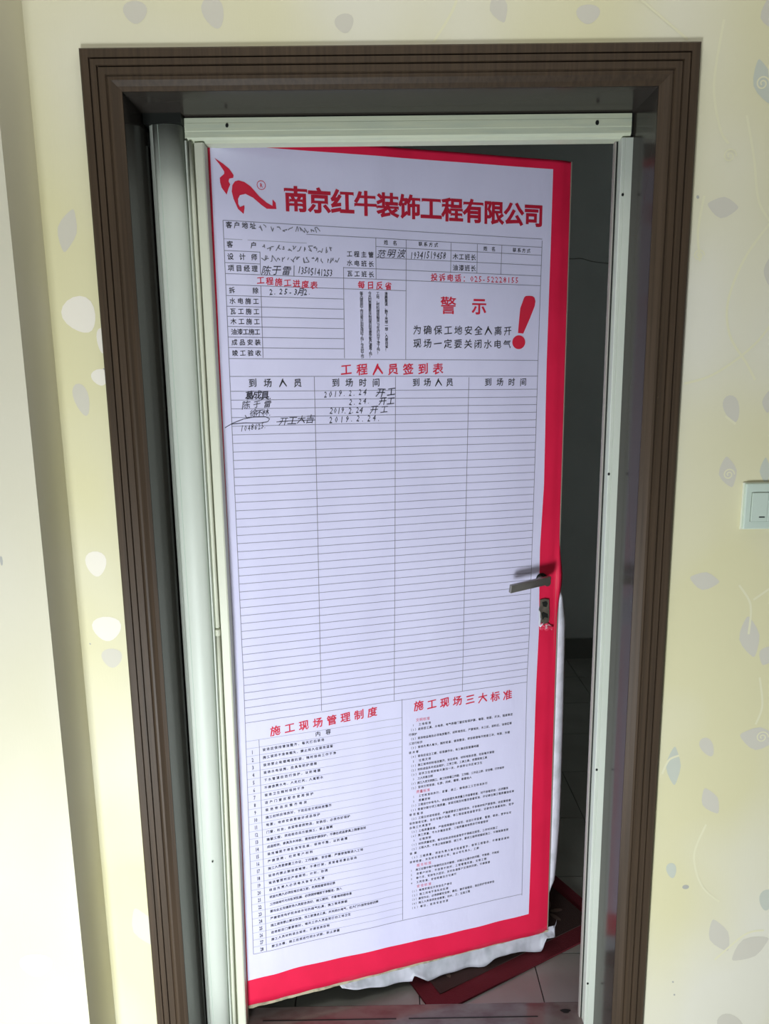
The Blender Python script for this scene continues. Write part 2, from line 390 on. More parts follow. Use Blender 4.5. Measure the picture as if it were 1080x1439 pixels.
# ------------------------------------------------------------------ poster sheet
def interp(x, xs, ys):
    if x <= xs[0]: return ys[0]
    for a in range(len(xs) - 1):
        if x <= xs[a + 1]:
            t = (x - xs[a]) / (xs[a + 1] - xs[a]); return ys[a] + (ys[a + 1] - ys[a]) * t
    return ys[-1]
def wr(u, z):                                   # ripple of the film off the door
    s = .0006 * math.sin(26 * u + 3 * z) + .0005 * math.sin(9 * z + 11 * u)
    s += .0012 * math.exp(-((u - .07) / .020) ** 2) * (0.6 + .4 * math.sin(5 * z))
    s += .0009 * math.exp(-((u - .33 + .03 * math.sin(2 * z)) / .03) ** 2)
    s += .0010 * math.exp(-((z - .70) / .03) ** 2) * math.sin(5 * u)
    return .0032 + s
def PS(u, z, lift=0.0): return W(u, z, wr(u, z) + lift)
TURN = [(.7985, 0), (.8020, -.0012), (.8045, -.006), (.8052, -.018), (.8050, -.038)]
def uL(z): return interp(z, [.13, .6, 1.98], [.0045, .010, .0172])
URz = [.1293, .3283, .4468, .7781, .9174, 1.0716, 1.1248, 1.2806, 1.5464, 1.7979, 1.9778]
URu = [.7412, .7434, .7423, .7455, .7495, .7470, .7465, .7524, .7510, .7531, .7536]
def uR(z): return interp(z, URz, URu)
ZB = .0615
zs = [ZB + i * (.1305 - ZB) / 4 for i in range(4)] + [.1305 + i * (1.9800 - .1305) / 130 for i in range(131)] + [1.9865, 1.9930, 1.9995]
rows = len(zs)
def cols_at(z):
    a, b2 = uL(z), uR(z)
    c = [-.012, -.004] + [a + (b2 - a) * i / 60 for i in range(61)] + [b2 + (.7950 - b2) * i / 4 for i in range(1, 5)]
    return c
nc = len(cols_at(1))
v = []; f = []; idx = []
for z in zs:
    zz = z
    pass
    bul = .020 * math.exp(-((z - 1.045) / .055) ** 2)         # loose film bulging by the handle
    for j, u in enumerate(cols_at(z)):
        z2 = z
        if abs(z - .1305) < 1e-6: z2 = z + interp(u, [0, .12, .42, .6, .74], [-.001, .0030, -.0022, -.0030, -.001]) + .0005 * math.sin(60 * u)
        if abs(z - ZB) < 1e-6: z2 = z + .0006 * math.sin(90 * u)
        fold = -.0012 * max(0, (u - .775) / .02) if u > .775 else 0
        v.append(W(u, z2, wr(u, z2) * (1 if u < .78 else max(.3, 1 - (u - .78) / .02)) + fold))
    for (u, d) in TURN:
        v.append(W(u + bul * .35 * min(1, -d / .006), z, d + bul * .25 * (1 if d > -.01 else .3)))
    cw = nc + len(TURN)
for i in range(rows - 1):
    for j in range(cw - 1):
        a = i * cw + j; f.append((a, a + 1, a + 1 + cw, a + cw))
        zc = (zs[i] + zs[i + 1]) / 2
        white = 2 <= j < 62 and .1305 < zc < 1.98
        idx.append(0 if white else 1)
poster = link('poster', v, f, None, None, True, mats=[M['white'], M['red']], idx=idx)
so = poster.modifiers.new('s', 'SOLIDIFY'); so.thickness = .0005; so.offset = 1
tag(poster, 'white and red printed construction site notice poster covering the open door, full of ruled lines', 'poster')

# ------------------------------------------------------------------ print on the poster
CV = bpy.data.curves.new('glyph', 'FONT'); CO = bpy.data.objects.new('glyph', CV); C.objects.link(CO)
CACHE = {}
def glyph(ch, res):
    key = (ch, res)
    if key not in CACHE:
        CV.body = ch; CV.offset = 0; CV.resolution_u = res; CV.size = 1.0
        dg = bpy.context.evaluated_depsgraph_get(); me = CO.evaluated_get(dg).to_mesh()
        vs = [(q.co.x, q.co.y) for q in me.vertices]; fs = [tuple(p.vertices) for p in me.polygons]
        cnt = {}
        for p in fs:
            ar = sum(vs[p[i]][0] * vs[p[(i + 1) % len(p)]][1] - vs[p[(i + 1) % len(p)]][0] * vs[p[i]][1] for i in range(len(p)))
            for i in range(len(p)):
                a, b = (p[i], p[(i + 1) % len(p)]) if ar > 0 else (p[(i + 1) % len(p)], p[i])
                cnt.setdefault((min(a, b), max(a, b)), []).append((a, b))
        CACHE[key] = (vs, fs, [e[0] for e in cnt.values() if len(e) == 1])
        CO.evaluated_get(dg).to_mesh_clear()
    return CACHE[key]
class Print:
    def __init__(s, lift=.0008): s.v = []; s.f = []; s.lift = lift
    def poly(s, pts):
        b = len(s.v); s.v += [PS(u, z, s.lift) for u, z in pts]; s.f.append(tuple(range(b, b + len(pts))))
    def line(s, u0, z0, u1, z1, t):
        L = math.hypot(u1 - u0, z1 - z0); n = max(1, int(L / .02)); nu, nz = -(z1 - z0) / L * t / 2, (u1 - u0) / L * t / 2
        b = len(s.v)
        for i in range(n + 1):
            a = i / n; u = u0 + (u1 - u0) * a; z = z0 + (z1 - z0) * a
            s.v += [PS(u + nu, z + nz, s.lift), PS(u - nu, z - nz, s.lift)]
        for i in range(n): s.f.append((b + 2 * i, b + 2 * i + 1, b + 2 * i + 3, b + 2 * i + 2))
    def stroke(s, pts, t):
        for a, b in zip(pts, pts[1:]): s.line(*a, *b, t)
    def text(s, txt, u0, z0, u1, z1, h, asp=1.0, bold=.012, tilt=0.05, slant=0.0, res=1, jit=0.0, even=True, advance=None):
        """characters evenly spread from u0 to u1; centre heights z0..z1; h is the body height"""
        n = len(txt); cw = h * asp
        for i, ch in enumerate(txt):
            if ch == ' ': continue
            if advance: uc = u0 + cw / 2 + i * advance
            else: uc = (u0 + u1) / 2 if n == 1 else u0 + cw / 2 + (u1 - u0 - cw) * i / (n - 1)
            zc = z0 + (z1 - z0) * (i / max(1, n - 1))
            cj = ord(ch) > 0x2000
            vv, ff, ee = glyph(ch, res)
            ox = .5 if cj else .31
            a = random.uniform(-jit, jit); k = 1 + random.uniform(-jit, jit) * .6; zc += random.uniform(-jit, jit) * h * .35
            b = len(s.v); pts = [(x, y, 0.0) for x, y in vv]; ff = list(ff)
            if bold > 0.001:
                for (i2, j2) in ee:                 # thicken: a strip along every outline edge, each at its own height
                    (xa, ya), (xb, yb) = vv[i2], vv[j2]; dl = math.hypot(xb - xa, yb - ya)
                    if dl < 1e-6: continue
                    tx, ty = (xb - xa) / dl * bold, (yb - ya) / dl * bold
                    jt = random.uniform(.00001, .00012); k0 = len(pts)
                    pts += [(xa - tx * .8, ya - ty * .8, jt), (xb + tx * .8, yb + ty * .8, jt), (xb + tx * .8 + ty, yb + ty * .8 - tx, jt), (xa - tx * .8 + ty, ya - ty * .8 - tx, jt)]
                    ff.append((k0, k0 + 1, k0 + 2, k0 + 3))
            for x, y, dj in pts:
                X = (x - ox); Y = (y - .38)
                Y += tilt * X; X += slant * Y
                X, Y = X * math.cos(a) - Y * math.sin(a), X * math.sin(a) + Y * math.cos(a)
                s.v.append(PS(uc + X * cw * k / .95, zc + Y * h * k / .95, s.lift + dj))
            s.f += [tuple(i2 + b for i2 in q) for q in ff]
    def build(s, name, m, label=None, stuff=False):
        o = link(name, s.v, s.f, m, poster)
        if label: o['label'] = label
        if stuff: o['kind'] = 'stuff'
        return o

def tilt_at(z): return interp(z, [.2, .5, .8, 1.2, 1.55, 1.84], [-.004, .002, .004, -.003, -.007, -.008])
TLz, TLu = [.198, .875, 1.3185, 1.841], [.0207, .0298, .0315, .0350]
TRz, TRu = [.19, .8, .92, 1.57, 1.83], [.7199, .7194, .7233, .7287, .7316]
def tl(z): return interp(z, TLz, TLu)
def tr(z): return interp(z, TRz, TRu)
def hz(zl, u): return zl + tilt_at(zl) * (u - .03) / .69
LT = .0011
def hline(P, zl, u0=None, u1=None, t=LT):
    u0 = tl(zl) if u0 is None else u0; u1 = tr(zl) if u1 is None else u1
    n = 6
    for i in range(n):
        a = u0 + (u1 - u0) * i / n; b = u0 + (u1 - u0) * (i + 1) / n
        P.line(a, hz(zl, a), b, hz(zl, b), t)
P = Print(.0008); G = Print(.0007)
LV = [1.8411, 1.8235, 1.8065, 1.7845, 1.7617, 1.7408, 1.7195, 1.6987, 1.6781, 1.6585, 1.6386, 1.6179, 1.5972, 1.5754, 1.5398]
for z in (LV[0], LV[13], LV[14]): hline(P, z)
hline(P, LV[1], .20, None); hline(G, LV[2], tl(1.8), .20); hline(P, LV[2], .3448, None)
for z in (LV[3],): hline(P, z, None, .1042); hline(P, z, .345, None)
hline(P, LV[4], None, .1042); hline(P, LV[4], .2752, None); hline(P, LV[5])
hline(P, LV[6], None, .4105)
for z in LV[7:13]: hline(P, z, None, .2740)
def vline(P, u0, z0, u1, z1, t=.0013): P.line(u0, z0, u1, z1, t)
for a, b in zip(TLz, TLz[1:]): vline(P, tl(a), a, tl(b), b)
for a, b in zip(TRz, TRz[1:]): vline(P, tr(a), a, tr(b), b)
vline(P, .1045, 1.7845, .1040, 1.7415); vline(P, .1035, 1.7195, .1018, 1.5765)
vline(P, .2755, 1.760, .2736, 1.5750)
vline(P, .3455, 1.820, .3448, 1.737)
vline(P, .4125, 1.819, .4096, 1.5720); vline(P, .5140, 1.8170, .5131, 1.755); vline(P, .5750, 1.8160, .5745, 1.755); vline(P, .6335, 1.8160, .6320, 1.755)
for i in range(42): hline(P, 1.5097 - i * .01773, t=.0010)
vline(P, .2074, 1.537, .2012, .7870); vline(P, .3860, 1.535, .3751, .7860); vline(P, .5577, 1.532, .5474, .7860)
hline(G, .7385, None, .394, .0010); hline(G, .7205, None, .394, .0009)
for i in range(1, 28): hline(G, .7205 - i * .01866, None, .3925, .0009)
hline(P, .1980)
vline(P, .3945, .7870, .3911, .1975); vline(P, .0572, .7385, .0514, .1990)
P.build('table_lines', M['line'], stuff=True); G.build('faint_table_lines', M['faint'], stuff=True)

for i, ch in enumerate('南京红牛装饰工程有限公司'):
    T = Print(.0010); uc = .1570 + .0235 + (.7325 - .1570 - .047) * i / 11; zc = 1.8880 - .006 * i / 11
    T.text(ch, uc, zc, uc, zc, .0470, 1.0, .034, 0.0, 0, 2); T.build('title_character', M['titleink'])
lg = Print(.0010)
LA = [(0.0246, 1.9545), (0.0403, 1.9451), (0.0518, 1.9363), (0.0596, 1.9253), (0.0587, 1.9202), (0.0509, 1.9184), (0.0494, 1.9133), (0.0523, 1.9077), (0.0488, 1.9006), (0.0446, 1.8888), (0.0356, 1.901), (0.0332, 1.91), (0.033, 1.9191), (0.0417, 1.9265), (0.0419, 1.9311), (0.0331, 1.9442)]
LB = [(0.0615, 1.914), (0.0688, 1.9162), (0.0796, 1.9139), (0.0915, 1.9065), (0.1079, 1.8887), (0.1223, 1.8778), (0.1332, 1.8724), (0.1337, 1.8849), (0.1397, 1.8787), (0.1408, 1.8669), (0.1218, 1.8664), (0.1121, 1.8725), (0.0955, 1.8857), (0.0811, 1.8919), (0.07, 1.889), (0.066, 1.8818), (0.066, 1.8725), (0.0689, 1.8669), (0.0776, 1.8708), (0.0779, 1.8661), (0.0756, 1.8543), (0.0651, 1.8632), (0.0575, 1.8814), (0.0545, 1.8951), (0.0563, 1.9068)]
lg.poly(LA); lg.poly(LB)
rc = (.1125, 1.9100); cc = [(rc[0] + .0082 * math.cos(i * .2618), rc[1] + .0082 * math.sin(i * .2618)) for i in range(25)]
lg.stroke(cc, .0012); lg.text('R', rc[0] - .004, rc[1], rc[0] + .004, rc[1], .0105, .85, .01, 0)
lg.build('logo', M['redink'], 'curved red emblem of two swooping shapes')

K = dict(tilt=.10, bold=.020)
def heading(*a, **k):
    q = Print(.0010); q.text(*a, **k); q.build('red_heading', M['redink'])
heading('工程施工进度表', .0960, 1.7295, .2200, 1.7225, .0150, 1.0, **K)
heading('每日反省', .3055, 1.7255, .3790, 1.7240, .0155, .95, **K)
heading('工程人员签到表', .2650, 1.5515, .4960, 1.5515, .0235, 1.0, **K)
heading('施工现场管理制度', .0830, .7545, .3330, .7655, .0235, .98, **K)
heading('施工现场三大标准', .4240, .7650, .6790, .7600, .0250, .95, **K)
heading('投诉电话：', .4680, 1.7450, .5560, 1.7440, .0155, .95, **K)
heading('025-52228155', .5560, 1.7440, .6800, 1.7440, .0165, .92, .004, 0)
for q in (('警', .4890, 1.6868, .5270, 1.6868, .0370, .98, .010, 0, 0, 2), ('示', .5615, 1.6860, .5995, 1.6860, .0350, .98, .024, 0, 0, 2)):
    WN = Print(.0010); WN.text(*q); WN.build('warning_character', M['redink'])
WN = Print(.0010)
WN.poly([(0.6904, 1.7071), (0.6945, 1.7100), (0.7026, 1.7107), (0.7110, 1.7100), (0.7160, 1.7070), (0.7187, 1.699), (0.717, 1.6881), (0.7060, 1.6620), (0.6898, 1.6279), (0.6765, 1.6292), (0.6780, 1.6500), (0.6811, 1.6833)])
WN.poly([(.6789 + .0163 * math.cos(i * .2618), 1.6087 + .0153 * math.sin(i * .2618)) for i in range(24)])
WN.build('exclamation_mark', M['redink'])

B = Print(.0010)
B.text('为确保工地安全人离开', .4270, 1.6345, .6600, 1.6335, .0195, .96, tilt=.10, bold=.010)
B.text('现场一定要关闭水电气', .4270, 1.6060, .6590, 1.6040, .0195, .96, tilt=.10, bold=.010)
for (a, b, t) in ((.070, .180, '到场人员'), (.245, .350, '到场时间'), (.425, .520, '到场人员'), (.596, .700, '到场时间')):
    B.text(t, a, hz(1.5265, a), b, hz(1.5265, b), .0175, .95, tilt=.08, bold=.014)
B.text('内容', .1850, .7320, .2210, .7330, .0125, .95, tilt=.05)
for t, z in (('客户地址', 1.8330), ('客 户', 1.7965), ('设 计 师', 1.7735), ('项目经理', 1.7515)):
    B.text(t, .0400, z, .0985, z, .0125, .95, tilt=.05, bold=.016)
for t, z in zip(('拆   除', '水电施工', '瓦工施工', '木工施工', '油漆工施工', '成品安装', '竣工验收'), [(LV[i] + LV[i + 1]) / 2 for i in range(6, 13)]):
    B.text(t, .0400, z, .0980, z, .0120, .95, tilt=.05, bold=.016)
B.text('工程主管', .2830, 1.7865, .3400, 1.7860, .0120, .95, bold=.016)
B.text('水电班长', .2830, 1.7685, .3400, 1.7675, .0120, .95, bold=.016)
B.text('瓦工班长', .2830, 1.7475, .3400, 1.7465, .0120, .95, bold=.016)
B.text('木工班长', .5180, 1.7890, .5715, 1.7885, .0125, .95, bold=.016)
B.text('油漆班长', .5180, 1.7660, .5715, 1.7655, .0125, .95, bold=.016)
B.text('姓 名', .3630, 1.8120, .3920, 1.8115, .0095, .95, bold=.016); B.text('联系方式', .4400, 1.8120, .4840, 1.8110, .0090, .95, bold=.016)
B.text('姓 名', .5895, 1.8080, .6180, 1.8075, .0095, .95, bold=.016); B.text('联系方式', .6600, 1.8075, .7030, 1.8070, .0090, .95, bold=.016)
for u, t, z1 in ((.3125, '每天做到的工作没有计划安排好了吗？今天的工作', 1.578), (.3305, '今天的质量是否达到规范标准要求客户满意了吗？', 1.578), (.3480, '工地，材料摆放整齐卫生打扫干净了吗？', 1.586), (.3665, '清晨重读，静下来想一想，人要自省！', 1.592)):
    n = len(t)
    for i, ch in enumerate(t): B.text(ch, u - .004, 1.7085 + (z1 - 1.7085) * i / (n - 1), u + .004, 1.7085 + (z1 - 1.7085) * i / (n - 1), .0074, .95, bold=.012, tilt=0)
B.build('black_lettering', M['ink'], stuff=True)

R28 = ['现场应保持清洁整齐，每天打扫现场', '施工现场不准有烟头，禁止闲人在现场逗留', '现场禁止吸烟喝酒玩耍，随时保持工作干净', '现场水电设施，应具有防护措施', '下水管道应进行保护，以防堵塞', '不得浪费水电，人走灯灭，人离断水', '现场卫生随时保持干净', '进户门窗应配合使用保护', '现场物品应整齐堆放',
       '施工材料应堆放好，下班后应文明码放整齐', '地面，地砖安装要做好成品保护', '门窗，灶台，台盆等易损物品，安装后，必须作好保护', '隐蔽工程，须经验收后方能施工，禁止隐瞒', '成品柜体，家具及木地板，要用保护膜保护，不得在成品家具上随意涂划', '现场墙面不得乱涂写乱画，保持平整，以防碰撞',
       '严禁浪费，杜绝客户材料', '施工人员要佩戴工作证，工作服装，安全帽，严禁穿拖鞋进入工地', '现场内禁止酗酒或赌博，不得打架，发现者将清出现场', '现场管理时应严格规范，计划，协调', '项目负责人必须每天有专人负责',
       '项目负责人必须在每日收工前，负责检查现场记录', '工作场地不允许乱写乱画，必须保持墙面干净整洁，放入', '要与业主沟通现场人员配合良好，施工期间，不影响邻居休息', '严禁使用电炉和未经许可的煤气灶具，施工现场禁烟', '施工现场禁止聚众饮酒，收工前清点工具，并关闭水电气，在大门外挂安全标识牌',
       '进场前后门窗要锁好，每天工作人员自觉打扫工地卫生', '施工人员材料进出现场，不得丢弃杂物', '厨卫水槽，施工后须进行闭水试验，防止渗漏']
E28 = [.205, .225, .232, .186, .194, .200, .155, .176, .160, .218, .190, .262, .219, .300, .254, .170, .292, .276, .204, .196, .222, .238, .262, .250, .328, .258, .205, .229]
D = Print(.0009)
for i, t in enumerate(R28):
    zc = .7112 - i * .01866; num = str(i + 1)
    D.text(num, .0415 - .003 * len(num), zc, .0415 + .003 * len(num), zc, .0125, .66, .022, 0)
    D.text(t, .0640, zc + .0015, E28[i], hz(zc, E28[i]) + .0035, .0072, .95, .022, .02)
Q = Print(.0009)
RB = [('r', '文明标准', .035), ('n', '1 工地标准', .047), ('b', '（1）进场后工具，水电表，电气表箱门窗应贴保护膜，墙面，地面，开关，插座等应', .270), ('c', '行保护', .02), ('b', '（2）现场物品堆放必须堆放整齐，材料堆放区，严禁堆放，木工区，涂料区，油漆区等', .268), ('c', '工进行标识', .034), ('b', '（3）现场负责人每天，随时检查，做到整洁，项目经理每天检查三次，地面，天棚', .263), ('c', '技术等', .024),
      ('b', '（4）现场应设立工棚，标准操作台，电工箱应配套漏电器', .18), ('n', '2 过程文明', .047), ('b', '（1）施工现场材料堆放整齐，安全用电，材料堆放合理，垃圾每天清理', .222), ('b', '（2）材料成品及半成品保护，工序工程，工具工具，合理使用工具', .203), ('b', '（3）现场卫生保持每天清扫一次，并保持公共区域卫生', .190), ('n', '3 工人形象文明', .052), ('b', '（1）施工人员文明施工，施工时穿着工作服，工作鞋，工作证上岗，安全帽，行走有序', .250), ('b', '（2）现场文明用语，礼貌，问候，懂得，尊重他人', .162),
      ('r', '质量标准', .035), ('n', '1 工艺标准的执行，监督，验工，确保施工工艺标准执行', .198), ('n', '2 质量控制', .045), ('b', '（1）工程进行中有专人，项目经理负责质量工作监督检查，对不合格项目，必须整改', .262), ('c', '（1）检查分部分项工程质量，发现问题及时整改检查标准，并记录在案工程质量验收单', .280), ('c', '规范整改', .035), ('b', '（2）工程主材进场验收，严格按要求工程师把关，不合格材料严禁使用，由监督检查', .270), ('c', '现场验收记录，及时与客户沟通，待工程进度检查签字后，记录作为档案资料，签字', .280), ('c', '由施工负责签字', .055),
      ('b', '（3）工程质量检查，严格按照图纸与规范，由设计师监督，管理，验收，签字认可', .272), ('c', '（4）施工质量，不允许擅自变更，工程质量按合同执行检查验收', .210), ('n', '3 过程控制', .047), ('b', '（1）材料质量检测，每天材料进场检查签字不得超过规范，工作时间施工', .235), ('b', '（2）工程人员，不准上岗前酗酒，施工中，要求工程师按图纸施工，不得随意变更', .265), ('c', '误解', .018), ('b', '（3）工程质量，项目负责人每天检查签字，做到工程整改，不得擅自减料', .268), ('c', '现场检查，并及时反馈给公司，由公司负责人，工期', .185),
      ('r', '服务标准', .038), ('b', '1 施工过程中客户有疑问应及时解答，对施工过程中的问题，不推诿，不拖延', .240), ('b', '2 用客户材料，不浪费不损坏，工程管理实施，文明工程', .205), ('b', '3 每个月，安排专人回访，及时处理客户反馈的问题，不得推诿', .215), ('b', '4 工完场清，安全检查后方可离开', .122), ('r', '安全标准', .038), ('b', '（1）每周定期召开安全生产会议', .110), ('b', '（2）施工用电不准私拉乱接', .100), ('b', '（3）高空作业，必须佩戴安全带，高处，脚手架搭设，临边防护符合安全', .228), ('b', '（4）施工人员现场安全教育，动火，工，五金工程', .160), ('b', '（5）每日，进场安全交底', .100)]
z = .7290; rowp = (.7290 - .2250) / (len(RB) - 1)
PK = Print(.0009)
for kd, t, wd in RB:
    u0 = {'r': .428, 'n': .419, 'b': .412, 'c': .4105}[kd]
    if kd == 'r': PK.text(t, .4285, z, .4285 + wd, z, .0085, .95, .006, .02)
    else: Q.text(t, u0, z, u0 + wd, z + wd * .004, .0066, .93, .018, .02)
    z -= rowp
D.build('small_lettering', M['ink'], stuff=True); Q.build('fine_lettering', M['ink'], stuff=True); PK.build('small_red_lettering', M['pinkink'], stuff=True)

# handwriting
H = Print(.0012)
hk = dict(jit=.13, slant=.20)
H.text('范明波', .3480, 1.7885, .4110, 1.7915, .0185, 1.0, .002, .08, **hk)
H.text('19341519458', .4190, 1.7890, .5060, 1.7910, .0200, .62, .006, 0, **hk)
H.text('陈于雷', .1070, 1.7490, .1660, 1.7500, .0190, .95, .002, .08, **hk)
H.line(.1725, 1.760, .1715, 1.740, .0012)
H.text('13505141253', .1780, 1.7520, .2560, 1.7480, .0180, .66, .006, 0, **hk)
H.text('2.25-3月2.', .1180, 1.7085, .2120, 1.7090, .0150, .85, .010, 0, **hk)
H.text('葛成具.', .0620, 1.5020, .1270, 1.4995, .0180, .98, .016, .05, **hk)
H.text('陈于雷', .0550, 1.4820, .1150, 1.4830, .0160, 1.0, .004, .1, **hk)
H.text('徐不林.', .0700, 1.4640, .1220, 1.4655, .0150, 1.0, .002, .15, **hk)
H.text('1048625.', .0480, 1.4340, .1080, 1.4400, .0170, .62, .004, .1, **hk)
H.stroke([(.0600, 1.4610), (.0630, 1.4545), (.0690, 1.4570)], .0014)
H.stroke([(.0180, 1.4360), (.0330, 1.4445), (.0560, 1.4530), (.0800, 1.4570), (.1020, 1.4565), (.1100, 1.4520), (.1060, 1.4460), (.0900, 1.4440), (.0600, 1.4450), (.0300, 1.4430)], .0013)
H.text('开工大吉', .1300, 1.4460, .2050, 1.4500, .0180, 1.0, .002, .08, **hk)
H.stroke([(.1240, 1.4450), (.1500, 1.4465), (.2070, 1.4470)], .0012)
H.text('2019.2.24', .2250, 1.5010, .3240, 1.5040, .0180, .70, .006, 0, **hk); H.text('开工', .3430, 1.5020, .3850, 1.5030, .0180, 1.0, .014, .05, **hk)
H.text('2.24.', .2800, 1.4840, .3330, 1.4850, .0165, .72, .008, 0, **hk); H.text('开工', .3480, 1.4835, .3830, 1.4840, .0165, 1.0, .010, .05, **hk)
H.text('2019.2.24', .2370, 1.4660, .3150, 1.4660, .0175, .72, .006, 0, **hk); H.text('开工', .3280, 1.4660, .3680, 1.4660, .0170, 1.0, .006, .05, **hk)
H.text('2019.2.24.', .2350, 1.4475, .3560, 1.4480, .0185, .70, .006, 0, **hk)
H.build('handwriting', M['pen'], 'black pen handwriting of names, dates and numbers', True)
# blurred, unreadable pen entries at the top left of the form
SM = Print(.0011)
random.seed(3)
for (u0, u1, z) in ((.105, .222, 1.8300), (.108, .255, 1.7930), (.108, .262, 1.7720)):
    u = u0
    while u < u1:
        pts = []; a = u
        for k in range(4): pts.append((a + random.uniform(-.003, .006), z + random.uniform(-.0065, .0065))); a += .0016
        SM.stroke(pts, .0016); u += random.uniform(.008, .013)
SM.build('faded_handwriting', M['smudged'], 'faded illegible pen entries', True)

bpy.data.objects.remove(CO); 

# loose film: fold behind the opening edge, torn flap below the door, scraps at the lock
RF = [(.8060, 1.020), (.8229, .9984), (.8334, .9262), (.8344, .8692), (.8371, .6745), (.8377, .4726), (.8375, .3686), (.8320, .2638), (.8275, .2003), (.8060, .1700)]
v = []; f = []
n = 60
for i in range(n + 1):
    z = 1.020 - i / n * .85
    ur = interp(-z, [-q[1] for q in RF], [q[0] for q in RF])
    for j in range(6):
        t = j / 5
        u = .8035 + (ur - .8035) * t; d = -.006 - .010 * t + .006 * math.sin(t * 3.14)
        v.append(W(u, z + .001 * math.sin(9 * t + i), d))
for i in range(n):
    for j in range(5):
        a = i * 6 + j; f.append((a, a + 1, a + 7, a + 6))
o = link('folded_back_film', v, f, M['flap'], poster, True); o['label'] = 'white back of the film curling round the door edge'
so = o.modifiers.new('s', 'SOLIDIFY'); so.thickness = .0005
FLu = [.2050, .2177, .31, .3478, .4132, .4191, .4542, .4879, .55, .6092, .6401, .688, .7400, .7801, .792, .8203, .8269, .8300]
FLz = [.0520, .0227, .0008, -.0056, -.0101, .0063, -.0162, -.0126, -.0150, -.0176, -.0032, .0007, -.0120, -.0192, .0177, .0149, .0465, .0580]
v = []; f = []; n = 120; mrow = 8
for i in range(n + 1):
    u = .205 + (.830 - .205) * i / n
    zb = max(.0115, interp(u, FLu, FLz) + .0285 + .0012 * math.sin(90 * u)); zt = .068
    cr = math.sin(31 * u) * .6 + math.sin(73 * u + 1) * .4
    for j in range(mrow + 1):
        t = j / mrow
        z = zt + (zb - zt) * t
        d = -.004 + .013 * t ** 1.3 + .004 * cr * t + .002 * math.sin(8 * t + 40 * u)
        v.append(W(u, z, min(d, -.0035) if z > .050 else d))
for i in range(n):
    for j in range(mrow):
        a = i * (mrow + 1) + j; f.append((a, a + 1, a + mrow + 2, a + mrow + 1))
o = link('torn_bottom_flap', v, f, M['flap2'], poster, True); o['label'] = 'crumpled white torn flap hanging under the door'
so = o.modifiers.new('s', 'SOLIDIFY'); so.thickness = .0005
def scrap(name, pts, d0, m):
    c = (sum(p[0] for p in pts) / len(pts), sum(p[1] for p in pts) / len(pts)); v = [W(c[0], c[1], d0 + .004)]
    for i, (u, z) in enumerate(pts): v.append(W(u, z, d0 + (.0022 if i % 2 else -.0006)))
    k = len(pts); return link(name, v, [(0, i + 1, (i + 1) % k + 1) for i in range(k)], m, poster)
o = scrap('torn_scrap', [(.7480, .9300), (.7540, .9370), (.7620, .9330), (.7700, .9350), (.7780, .9290), (.7860, .9230), (.7840, .9140), (.7760, .9180), (.7680, .9130), (.7600, .9210), (.7560, .9160), (.7480, .9230)], .0058, M['torn'])
o['label'] = 'crumpled pink and white torn edge below the lock'
scrap('torn_scrap', [(.7455, .9720), (.7500, .9650), (.7490, .9560), (.7530, .9480), (.7560, .9400), (.7500, .9280), (.7470, .9330), (.7465, .9500)], .0050, M['flap2'])
scrap('torn_scrap', [(.7470, .9300), (.7500, .9265), (.7600, .9350), (.7590, .9375)], .0070, M['flap'])

# ------------------------------------------------------------------ threshold
th = struct(empty('trim_3'))
box('threshold_slab', -.4306, .485, -.012, .186, -.001, .020, M['sill'], th, .003)
box('slot', -.30, .02, .1435, .1465, .0185, .0207, M['black'], th)
box('slot', .05, .36, .1435, .1462, .0185, .0206, M['black'], th)
v = [(.43 + .012 * math.cos(t) * (1 + .3 * math.sin(3 * t)), .158 + .006 * math.sin(t), .0208) for t in [i * .524 for i in range(12)]]
link('stain', v, [tuple(range(12))], M['black'], th)

# ------------------------------------------------------------------ bathroom behind the door
GX = [.39 + .31 * k for k in range(-5, 4)]; GY = [.36 + .305 * k for k in range(0, 7)]
X0, X1, Y0, Y1 = -1.16, 1.32, .20, 2.45
fl = struct(box('floor_bathroom', X0, X1, .186, Y1, -.05, -.0035, M['grout']))
xs = [X0] + [x for x in GX if X0 + .02 < x < X1 - .02] + [X1]; ys = [.188] + GY + [Y1]
cache = {}
for i in range(len(xs) - 1):
    for j in range(len(ys) - 1):
        g = .0016; sx = xs[i + 1] - xs[i] - 2 * g; sy = ys[j + 1] - ys[j] - 2 * g; key = (round(sx, 3), round(sy, 3))
        if key not in cache:
            t = box('tile', g, g + sx, g, g + sy, -.0035, 0, M['tile'], fl); cache[key] = t.data
        else:
            t = bpy.data.objects.new('tile', cache[key]); C.objects.link(t); t.parent = fl
        t.location = (xs[i], ys[j], random.uniform(-.0003, .0002))
        t.rotation_euler = (random.uniform(-.001, .001), random.uniform(-.001, .001), 0)
wb = struct(box('wall_back', X0, X1, Y1, Y1 + .1, -.05, 2.75, M['plaster']))
struct(box('wall_bathroom_left', X0 - .1, X0, .20, Y1 + .1, -.05, 2.75, M['plaster']))
struct(box('wall_bathroom_right', X1, X1 + .1, .20, Y1 + .1, -.05, 2.75, M['plaster']))
struct(box('ceiling_bathroom', X0 - .1, X1 + .1, .20, Y1 + .1, 2.75, 2.80, M['ceiling']))
struct(box('baseboard_back', X0, X1, Y1 - .012, Y1, 0, .115, M['base']))
struct(box('baseboard_right', X1 - .012, X1, .22, Y1 - .012, 0, .115, M['base']))
cr = curve([(.90, 2.120), (.97, 2.112), (1.02, 2.113), (1.08, 2.098), (1.18, 2.085)], 8)
v = []; f = []
for x, z in cr: v += [(x, Y1 - .0005, z + .002), (x, Y1 - .0005, z - .002), (x, Y1 - .003, z)]
